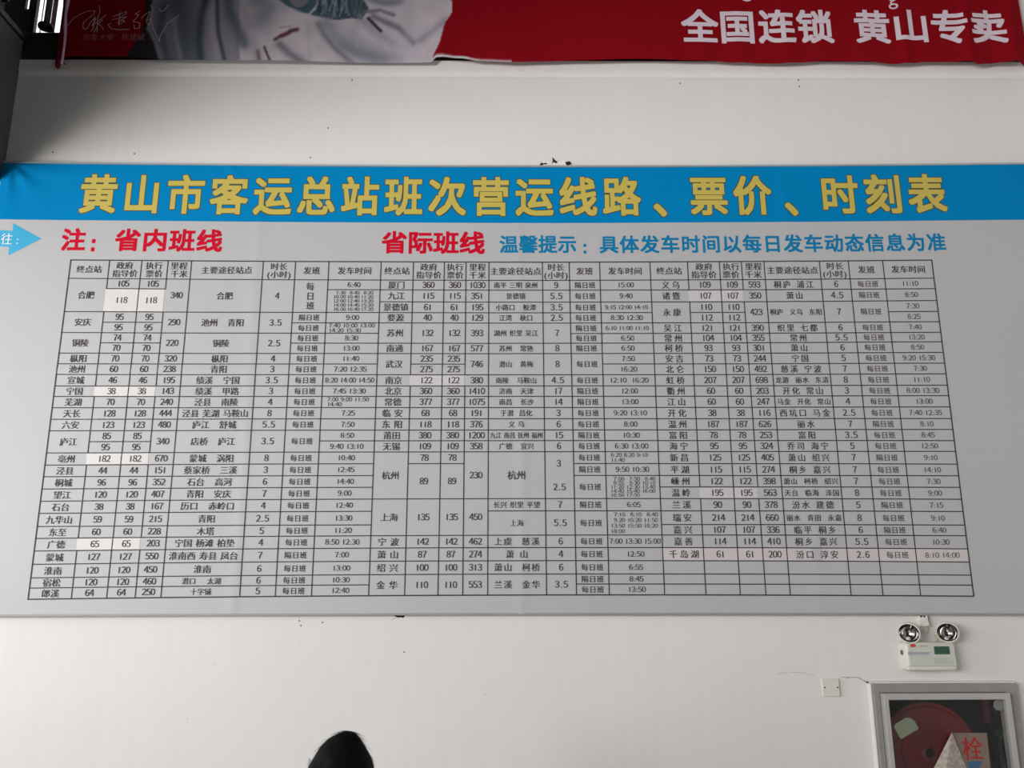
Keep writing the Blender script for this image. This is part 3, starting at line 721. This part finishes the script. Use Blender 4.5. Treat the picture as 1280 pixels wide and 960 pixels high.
pr.build('printed_lines', mat('grey_case_print', (158, 164, 166), rough=.6), el)['kind'] = 'stuff'
w = MB(); zc = at(1127, 815.5, -.05).z
w.box(X0-.0025, X0+.001, -.058, -.038, zc-.009, zc+.009, bev=.0008); w.build('side_switch', mat('brown_switch', (120, 66, 48)), el)
CHROME = mat('spot_reflector', (150, 148, 146), rough=.12, metal=1.0, var=.15, scale=30)
for cxp, cyp, tx in ((1136.5, 791, -.55), (1184.5, 790, -.42)):
    c = at(cxp, cyp, -.085)
    dirv = Vector((tx, -.80, -.38)).normalized(); q = dirv.to_track_quat('Z', 'Y'); Mx = Matrix.Translation(c) @ q.to_matrix().to_4x4()
    rr_ = .044
    w = MB(); w.lathe([(0, -.038), (.020, -.036), (.034, -.026), (.042, -.010), (rr_, .002), (rr_, .006), (rr_-.004, .007), (rr_-.0045, .002)], Mx, 40)
    sh = w.build('spot_lamp', WHITEPL, el, True)
    w = MB(); w.lathe([(rr_-.0045, .003), (.036, -.010), (.028, -.020), (.016, -.028), (0, -.031)], Mx, 40); w.build('reflector', CHROME, sh, True)
    w = MB(); w.lathe([(0, -.006), (.004, -.007), (.006, -.012), (.006, -.018), (.003, -.030)], Mx, 16); w.build('bulb', mat('bulb_glass', (210, 210, 205), rough=.05, metal=.6), sh, True)
    w = MB(); w.tube([(c.x+.006, -.05, Z1-.006), (c.x+.006, -.055, Z1+.012), (c.x+.004, -.062, c.z-.025)], .009, 14); w.build('swivel_joint', WHITEPL, sh, True)
# trunking socket and wiring between board and light
js = empty('cable_box', (at(1154, 785).x, 0, at(1154, 800).z)); tag(js, 'small white cable box on the wall between board edge and emergency light', 'cable box')
A = at(1147.5, 770.5, -.03); B = at(1161, 783, -.03)
w = MB(); w.box(A.x, B.x, -.034, -.0005, B.z, at(1150, 769.5, -.03).z, bev=.004); w.slab([(at(1149,776,-.04).x, at(1149,776,-.04).z), (at(1159,774,-.04).x, at(1159,774,-.04).z), (at(1162,782,-.04).x, at(1162,782,-.04).z), (at(1154,783.5,-.04).x, at(1154,783.5,-.04).z)], -.034, -.042)
w.build('box_cover', WHITEPL, js)
A = at(1149, 783, -.02); B = at(1160, 791, -.02); w = MB(); w.box(A.x, B.x, -.024, -.0005, B.z, A.z, bev=.003); w.build('cable_duct', mat('duct_plastic', (214, 206, 200), rough=.5), js)
for sxp in (1151.5, 1155.5):
    A = at(sxp, 770.6, -.036); w = MB(); w.box(A.x-.0035, A.x+.0035, -.0365, -.034, A.z-.003, A.z+.003, bev=.001); w.build('screw', HOLE, js)
A = at(1169, 797, -.03); w = MB(); w.tube([(A.x, -.03, A.z+.01), (A.x+.004, -.035, A.z), (A.x+.002, -.035, A.z-.02)], .004, 10); w.build('wire', mat('yellowed_wire', (222, 206, 160)), el, True)
# ------------------------------------------------------------------ blank wall plate
A = at(1027, 848.3, -.012); B = at(1050.5, 870.8, -.012)
bp_ = empty('blank_socket_plate', ((A.x+B.x)/2, 0, B.z)); tag(bp_, 'small square white blank wall plate with two screws, left of the hose cabinet', 'wall plate')
w = MB(); w.box(A.x, B.x, -.012, -.0003, B.z, A.z, bev=.003, seg=3); w.build('cover', mat('plate_plastic', (226, 221, 212), rough=.35, var=.01), bp_, False)
for sxp in (1031, 1047):
    P = at(sxp, 859.3, -.012); w = MB(); w.lathe([(0, 0), (.0028, 0), (.0032, .0008), (0, .001)], Matrix.Translation((P.x, -.0125, P.z)) @ Matrix.Rotation(math.pi/2, 4, 'X'), 14); w.build('screw', HOLE, bp_)
# ------------------------------------------------------------------ fire hose cabinet
FY, DY = -.045, -.075
cab = empty('fire_hose_cabinet', (at(1180, 900).x, 0, .85)); tag(cab, 'glazed fire hose cabinet with a red hose reel inside, at the lower right', 'hose cabinet')
OX0, OX1, OZ1 = at(1091, 856, FY).x, at(1271, 856, FY).x, at(1180, 854.5, FY).z
IX0, IX1, IZ1 = at(1103.5, 866, DY).x, at(1263, 866, DY).x, at(1180, 866.5, DY).z
GX0, GX1, GZ1 = at(1111, 875, DY).x, at(1257, 875, DY).x, at(1180, 874.8, DY).z
ZBm = .85
METAL = mat('grey_cabinet_paint', (150, 145, 140), rough=.55, var=.06, scale=30, bump=.3, bscale=120); DOORM = mat('aluminium_door_frame', (186, 183, 179), rough=.35, metal=.25, var=.03)
def frame_ring(name, x0, x1, z0, z1, ix0, ix1, iz0, iz1, y0, y1, m, parent, bev):
    w = MB()
    w.box(x0, ix0, y1, y0, z0, z1, bev=bev); w.box(ix1, x1, y1, y0, z0, z1, bev=bev)
    w.box(ix0-.002, ix1+.002, y1, y0, iz1, z1, bev=bev); w.box(ix0-.002, ix1+.002, y1, y0, z0, iz0, bev=bev)
    return w.build(name, m, parent)
frame_ring('outer_frame', OX0, OX1, ZBm, OZ1, IX0, IX1, ZBm+.04, IZ1, -.0005, FY, METAL, cab, .003)
# ragged plaster bead along the top of the frame
w = MB(); n = 70; L = []
for i in range(n+1):
    x = OX0-.006+(OX1-OX0+.012)*i/n; h = .004+.004*abs(noise.noise(Vector((x*60, 0, 1))))
    L.append([w.bm.verts.new(p) for p in ((x, 0, OZ1-.002), (x, -.016-h, OZ1-.001), (x, -.014-h, OZ1+h), (x, 0, OZ1+h+.004))])
for A_, B_ in zip(L, L[1:]):
    for k in range(4): w.bm.faces.new((A_[k], A_[(k+1) % 4], B_[(k+1) % 4], B_[k]))
w.build('plaster_bead', PLASTER, cab)
w = MB(); w.box(OX0-.010, OX0, -.035, -.0005, ZBm, OZ1, bev=.004); w.build('plaster_edge', PLASTER, cab)
door = frame_ring('door', IX0+.001, IX1-.001, ZBm+.041, IZ1-.001, GX0, GX1, ZBm+.10, GZ1, -.02, DY, DOORM, cab, .002)
GL2 = mat('cabinet_glass', (250, 252, 252), rough=.0, trans=1.0, var=0, spec=.25); GL2.node_tree.nodes['Principled BSDF'].inputs['IOR'].default_value = 1.3
w = MB(); w.box(GX0-.004, GX1+.004, DY+.022, DY+.026, ZBm+.095, GZ1+.004); w.build('door_pane', GL2, door)
# cabinet box set into the wall
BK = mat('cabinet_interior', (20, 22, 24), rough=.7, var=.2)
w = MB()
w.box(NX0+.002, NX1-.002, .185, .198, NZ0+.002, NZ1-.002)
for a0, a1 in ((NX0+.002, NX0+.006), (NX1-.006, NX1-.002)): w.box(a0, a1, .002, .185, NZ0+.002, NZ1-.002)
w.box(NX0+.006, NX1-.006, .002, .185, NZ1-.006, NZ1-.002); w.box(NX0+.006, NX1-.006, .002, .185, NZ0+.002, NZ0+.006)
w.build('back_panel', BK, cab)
REELR = mat('reel_red', (122, 12, 24), rough=.45, var=.06)
rc = at(1161, 941, .08); rr_ = (at(1221, 941, .08).x-rc.x)
w = MB(); Mx = Matrix.Translation((rc.x, .08, rc.z)) @ Matrix.Rotation(math.pi/2, 4, 'X')
w.lathe([(.02, .014), (.03, .006), (rr_*.55, .006), (rr_*.6, .010), (rr_*.9, .010), (rr_*.94, .014), (rr_, .012), (rr_, .004), (rr_*.9, 0), (.02, 0)], Mx, 72); w.build('hose_reel', REELR, cab, False)
w = MB(); P = at(1246.5, 900, .05); w.tube([(P.x, .05, P.z+.02), (P.x, .05, P.z-.25), (P.x, .05, P.z-.5)], .012, 14); w.tube([(P.x, .05, P.z+.02), (P.x-.01, .05, P.z+.05), (P.x-.05, .06, P.z+.055)], .011, 12)
w.build('water_pipe', mat('dark_green_pipe', (60, 76, 76), rough=.25, metal=.4), cab, True)
w = MB(); P = at(1230, 884, .05)
w.box(P.x-.012, P.x+.014, .03, .06, P.z-.06, P.z+.03, bev=.004); w.build('hose_valve', mat('valve_dark_red', (84, 22, 26), rough=.4), cab)
w = MB(); P = at(1249, 918, .03); w.lathe([(.0, -.006), (.016, -.006), (.018, 0), (.016, .006), (0, .006)], Matrix.Translation((P.x+.004, .034, P.z)) @ Matrix.Rotation(math.pi/2, 4, 'X'), 20); w.build('valve_wheel', mat('valve_green', (58, 78, 62), rough=.4), cab)
GY = DY+.0215
def gslab(name, pts, m, t=.0008, Y=GY):
    w = MB(); w.slab([(at(x, y, Y).x, at(x, y, Y).z) for x, y in pts], Y, Y-t); return w.build(name, m, cab)
gslab('paper_tag', [(1117,909),(1119,905),(1131,897.5),(1137,897),(1143,901),(1148.5,911),(1126,924)], mat('greenish_paper', (124, 130, 110), rough=.7, var=.06))
n = 20; P = at(1248, 881.5, GY); rad = 6.5*(at(1249, 881, GY).x-at(1248, 881, GY).x)
w = MB(); w.slab([(P.x+rad*math.cos(2*math.pi*k/n), P.z+rad*math.sin(2*math.pi*k/n)) for k in range(n)], GY, GY-.0008); w.build('round_sticker', mat('grey_sticker', (120, 124, 124), rough=.6), cab)
gslab('hydrant_sign', [(1191,916),(1233.5,916),(1239.5,975),(1207,975)], mat('aged_sign_plate', (124, 108, 96), rough=.5, var=.1, scale=30))
pr = Print(GY-.0008, .0004); pr.text('栓', 1215.5, 935.5, 26, 31, off=.015, res=3); pr.build('sign_lettering', mat('sign_red', (170, 24, 30), rough=.5), cab)
gslab('sign_blue_stripe', [(1208,952),(1228,951.5),(1224,959),(1217,962),(1211,960)], mat('sign_blue', (58, 98, 134), rough=.5), .0014)
# folded white paper standing against the glass
w = MB(); Y2 = GY-.001
P0 = at(1190, 915.5, Y2-.012); P1 = at(1160, 975, Y2); P2 = at(1180, 975, Y2-.03); P3 = at(1214, 975, Y2)
V = [w.bm.verts.new(p) for p in (P0, P1, P2, P3)]
V2 = [w.bm.verts.new(Vector(p)+Vector((0, .001, 0))) for p in (P0, P1, P2, P3)]
for q in ((0, 1, 2), (0, 2, 3)): w.bm.faces.new([V[i] for i in q]); w.bm.faces.new([V2[i] for i in q[::-1]])
fp_ = w.build('folded_paper', mat('crumpled_paper', (172, 162, 150), rough=.6, var=.3, scale=70, bump=.8, bscale=60), cab)

# ------------------------------------------------------------------ person (only the crown of the head shows in the frame)
PY = CAM.y + 2.4
top = at(433, 915, PY); PX = at(428, 960, PY).x
TH = top.z - .012
ang = math.radians(70)             # facing: away from the camera, turned to the left
RZ = Matrix.Rotation(ang, 4, 'Z')
person = empty('person', (PX, PY, 0)); tag(person, 'person with short black hair, seen from behind, standing before the wall below the board', 'person')
SKIN = mat('skin', (196, 150, 122), rough=.55, var=.04, scale=20); HAIR = mat('black_hair', (11, 11, 14), rough=.75, var=.2, scale=60, spec=.15)
def skin_obj(name, verts, edges, rad, m, parent, levels=2, root=0):
    me = bpy.data.meshes.new(name); sc_ = TH/1.68
    me.from_pydata([(RZ @ Vector((x, y, z*sc_))) + Vector((PX, PY, 0)) for x, y, z in verts], edges, [])
    o = bpy.data.objects.new(name, me); COL.objects.link(o)
    md = o.modifiers.new('s', 'SKIN'); sk = me.skin_vertices[0].data
    for i, r in enumerate(rad): sk[i].radius = (r, r) if not isinstance(r, tuple) else r
    for i in range(len(verts)): sk[i].use_root = (i == root)
    o.modifiers.new('u', 'SUBSURF').levels = levels
    bpy.context.view_layer.update()
    m2 = bpy.data.meshes.new_from_object(o.evaluated_get(bpy.context.evaluated_depsgraph_get()))
    bpy.data.objects.remove(o); m2.name = name
    for p in m2.polygons: p.use_smooth = True
    m2.materials.clear()
    return link(name, m2, m, parent)
bv = [(0,0,.95),(0,.0,1.08),(0,.01,1.25),(0,0,1.38),(0,.0,1.45),(0,.015,1.50),(0,.02,1.56),(0,.015,1.625)]
be = [(0,1),(1,2),(2,3),(3,4),(4,5),(5,6),(6,7)]; br = [(.13,.10),(.12,.09),(.14,.10),(.12,.08),.052,.060,(.078,.088),(.062,.072)]
for s in (-1, 1):
    b0 = len(bv); bv += [(s*.09,0,.86),(s*.10,.01,.50),(s*.10,-.02,.10),(s*.105,.0,.05),(s*.11,.13,.03)]; br += [.085,.055,.035,.035,.03]
    be += [(0,b0),(b0,b0+1),(b0+1,b0+2),(b0+2,b0+3),(b0+3,b0+4)]
    a0 = len(bv); bv += [(s*.17,0,1.37),(s*.215,-.01,1.09),(s*.225,.05,.86),(s*.225,.07,.80)]; br += [.05,.038,.026,(.018,.030)]
    be += [(3,a0),(a0,a0+1),(a0+1,a0+2),(a0+2,a0+3)]
    for k, (dy, ln) in enumerate(((.028,.070),(.010,.080),(-.008,.075),(-.024,.060))):
        f0 = len(bv); bv += [(s*.223,.07+dy,.765),(s*.220,.078+dy,.765-ln*.5),(s*.210,.082+dy,.765-ln)]; br += [.010,.009,.008]
        be += [(a0+3,f0),(f0,f0+1),(f0+1,f0+2)]
    f0 = len(bv); bv += [(s*.212,.105,.80),(s*.205,.118,.765)]; br += [.011,.009]; be += [(a0+3,f0),(f0,f0+1)]
body = skin_obj('body', bv, be, br, SKIN, person)
# clothes
sv = [(0,0,.80),(0,0,.93),(0,.0,1.08),(0,.01,1.25),(0,0,1.36),(0,0,1.43),(0,0,1.47)]; se = [(0,1),(1,2),(2,3),(3,4),(4,5),(5,6)]; sr = [(.17,.135),(.17,.13),(.155,.12),(.175,.125),(.155,.11),(.085,.08),(.06,.06)]
for s in (-1, 1):
    a0 = len(sv); sv += [(s*.15,0,1.37),(s*.205,0,1.30),(s*.225,-.01,1.09),(s*.23,.045,.88)]; sr += [.085,.070,.058,.046]; se += [(4,a0),(a0,a0+1),(a0+1,a0+2),(a0+2,a0+3)]
skin_obj('jacket', sv, se, sr, mat('dark_grey_jacket', (52, 54, 62), rough=.8, var=.1, scale=20), person)
sv = [(0,0,1.02),(0,0,.90)]; se = [(0,1)]; sr = [(.165,.135),(.17,.14)]
for s in (-1, 1):
    a0 = len(sv); sv += [(s*.10,0,.80),(s*.105,.01,.50),(s*.105,-.02,.07)]; sr += [.105,.08,.066]; se += [(1,a0),(a0,a0+1),(a0+1,a0+2)]
skin_obj('trousers', sv, se, sr, mat('navy_trousers', (36, 40, 56), rough=.85, var=.1, scale=20), person)
for s in (-1, 1):
    skin_obj('shoe', [(s*.105,-.06,.045),(s*.108,.05,.045),(s*.115,.16,.035)], [(0,1),(1,2)], [(.042,.045),(.044,.042),(.036,.032)], mat('black_shoe', (24, 24, 26), rough=.35), person)
# head details in head space
def hp_(x, y, z): return (RZ @ Vector((x, y, z*TH/1.68))) + Vector((PX, PY, 0))
w = MB()
for pts, r in (([(0,.10,1.575),(0,.115,1.555),(0,.122,1.537),(0,.10,1.53)], [.006,.010,.013,.008]),): w.tube([hp_(*p) for p in pts], r, 12)
w.build('nose', SKIN, person, True)
for s in (-1, 1):
    w = MB(); w.lathe([(0, .004), (.012, .006), (.017, .002), (.014, -.004), (0, -.006)], Matrix.Translation(hp_(s*.082, .012, 1.555)) @ RZ @ Matrix.Rotation(s*math.pi/2, 4, 'Y') @ Matrix.Diagonal((1.7, 1.0, 1, 1)), 18); w.build('ear', SKIN, person, True)
    w = MB(); bm = bmesh.new(); bmesh.ops.create_uvsphere(bm, u_segments=14, v_segments=10, radius=.011); w.add(bm, Matrix.Translation(hp_(s*.031, .090, 1.575))); w.build('eye', mat('eye', (60, 48, 42), rough=.2), person, True)
w = MB(); w.tube([hp_(-.024,.094,1.508), hp_(-.01,.104,1.509), hp_(.01,.104,1.509), hp_(.024,.094,1.508)], [.003,.006,.006,.003], 10); w.build('mouth', mat('lips', (160, 96, 88), rough=.5), person, True)
# hair: outline half widths by height, depth rounded
SIL = [(0,432,434),(.7,427,440),(2.6,420.6,445),(7.6,410.5,449.7),(16,401,455.5),(29,392.8,463),(38,387,466.5),(45,383.5,467.6),(54,383,468.5),(62,396,468.5),(72,408,467),(82,418,463)]
px1 = (at(434, 960, PY).x-at(433, 960, PY).x)
w = MB(); rings = []; seg = 56
for k, (dy, xl, xr) in enumerate(SIL):
    z = top.z - dy*px1*1.02; cxh = at((xl+xr)/2, 915+min(dy, 60), PY).x; hw = (xr-xl)/2*px1
    dep = .093*math.sqrt(max(0.0, 1-(1-min(dy, 60)/60)**2))*1.0 + .002
    ring = []
    for j in range(seg):
        t = 2*math.pi*j/seg
        nn = 1+.02*noise.noise(Vector((math.cos(t)*3, math.sin(t)*3, z*25)))
        ring.append(w.bm.verts.new((cxh+hw*math.cos(t)*nn, PY+dep*math.sin(t)*nn, z)))
    rings.append(ring)
for A_, B_ in zip(rings, rings[1:]):
    for k in range(seg): w.bm.faces.new((A_[k], A_[(k+1) % seg], B_[(k+1) % seg], B_[k]))
w.bm.faces.new(rings[0]); w.bm.faces.new(rings[-1][::-1])
bmesh.ops.subdivide_edges(w.bm, edges=w.bm.edges[:], cuts=1, smooth=.6)
hair = w.build('hair', HAIR, person, True)
# loose strands lying over the hair
hv = [v.co.copy() for v in hair.data.vertices]; rnd = random.Random(5)
sv_, sf_ = [], []; C0 = Vector((PX, PY, top.z-.10))
for i in range(1500):
    p = rnd.choice(hv); nrm = (p-C0).normalized(); down = Vector((rnd.uniform(-.5, .5), rnd.uniform(-.5, .5), -1)); tdir = (down-nrm*down.dot(nrm)).normalized()
    side = nrm.cross(tdir)*.0005; L = rnd.uniform(.02, .04); lift = rnd.uniform(.0, .0005)
    a, b_, c_ = p+nrm*(.0004), p+tdir*L*.5+nrm*(.0008+lift), p+tdir*L-nrm*.004+nrm*lift*1.5
    k = len(sv_); sv_ += [a-side, a+side, b_-side, b_+side, c_]; sf_ += [(k, k+1, k+3, k+2), (k+2, k+3, k+4)]
for i in range(9):      # the tuft that sticks out on the left
    p = at(388.5-i*.35, 951+i*.9, PY); q = at(385.3-i*.25, 945+i*1.2, PY); k = len(sv_); sv_ += [p, p+Vector((.0012, 0, 0)), q]; sf_.append((k, k+1, k+2))
me = bpy.data.meshes.new('hair_strands'); me.from_pydata(sv_, [], sf_); so = link('hair_strands', me, HAIR, hair); so['kind'] = 'stuff'

bpy.data.objects.remove(_to); bpy.data.curves.remove(_tc)
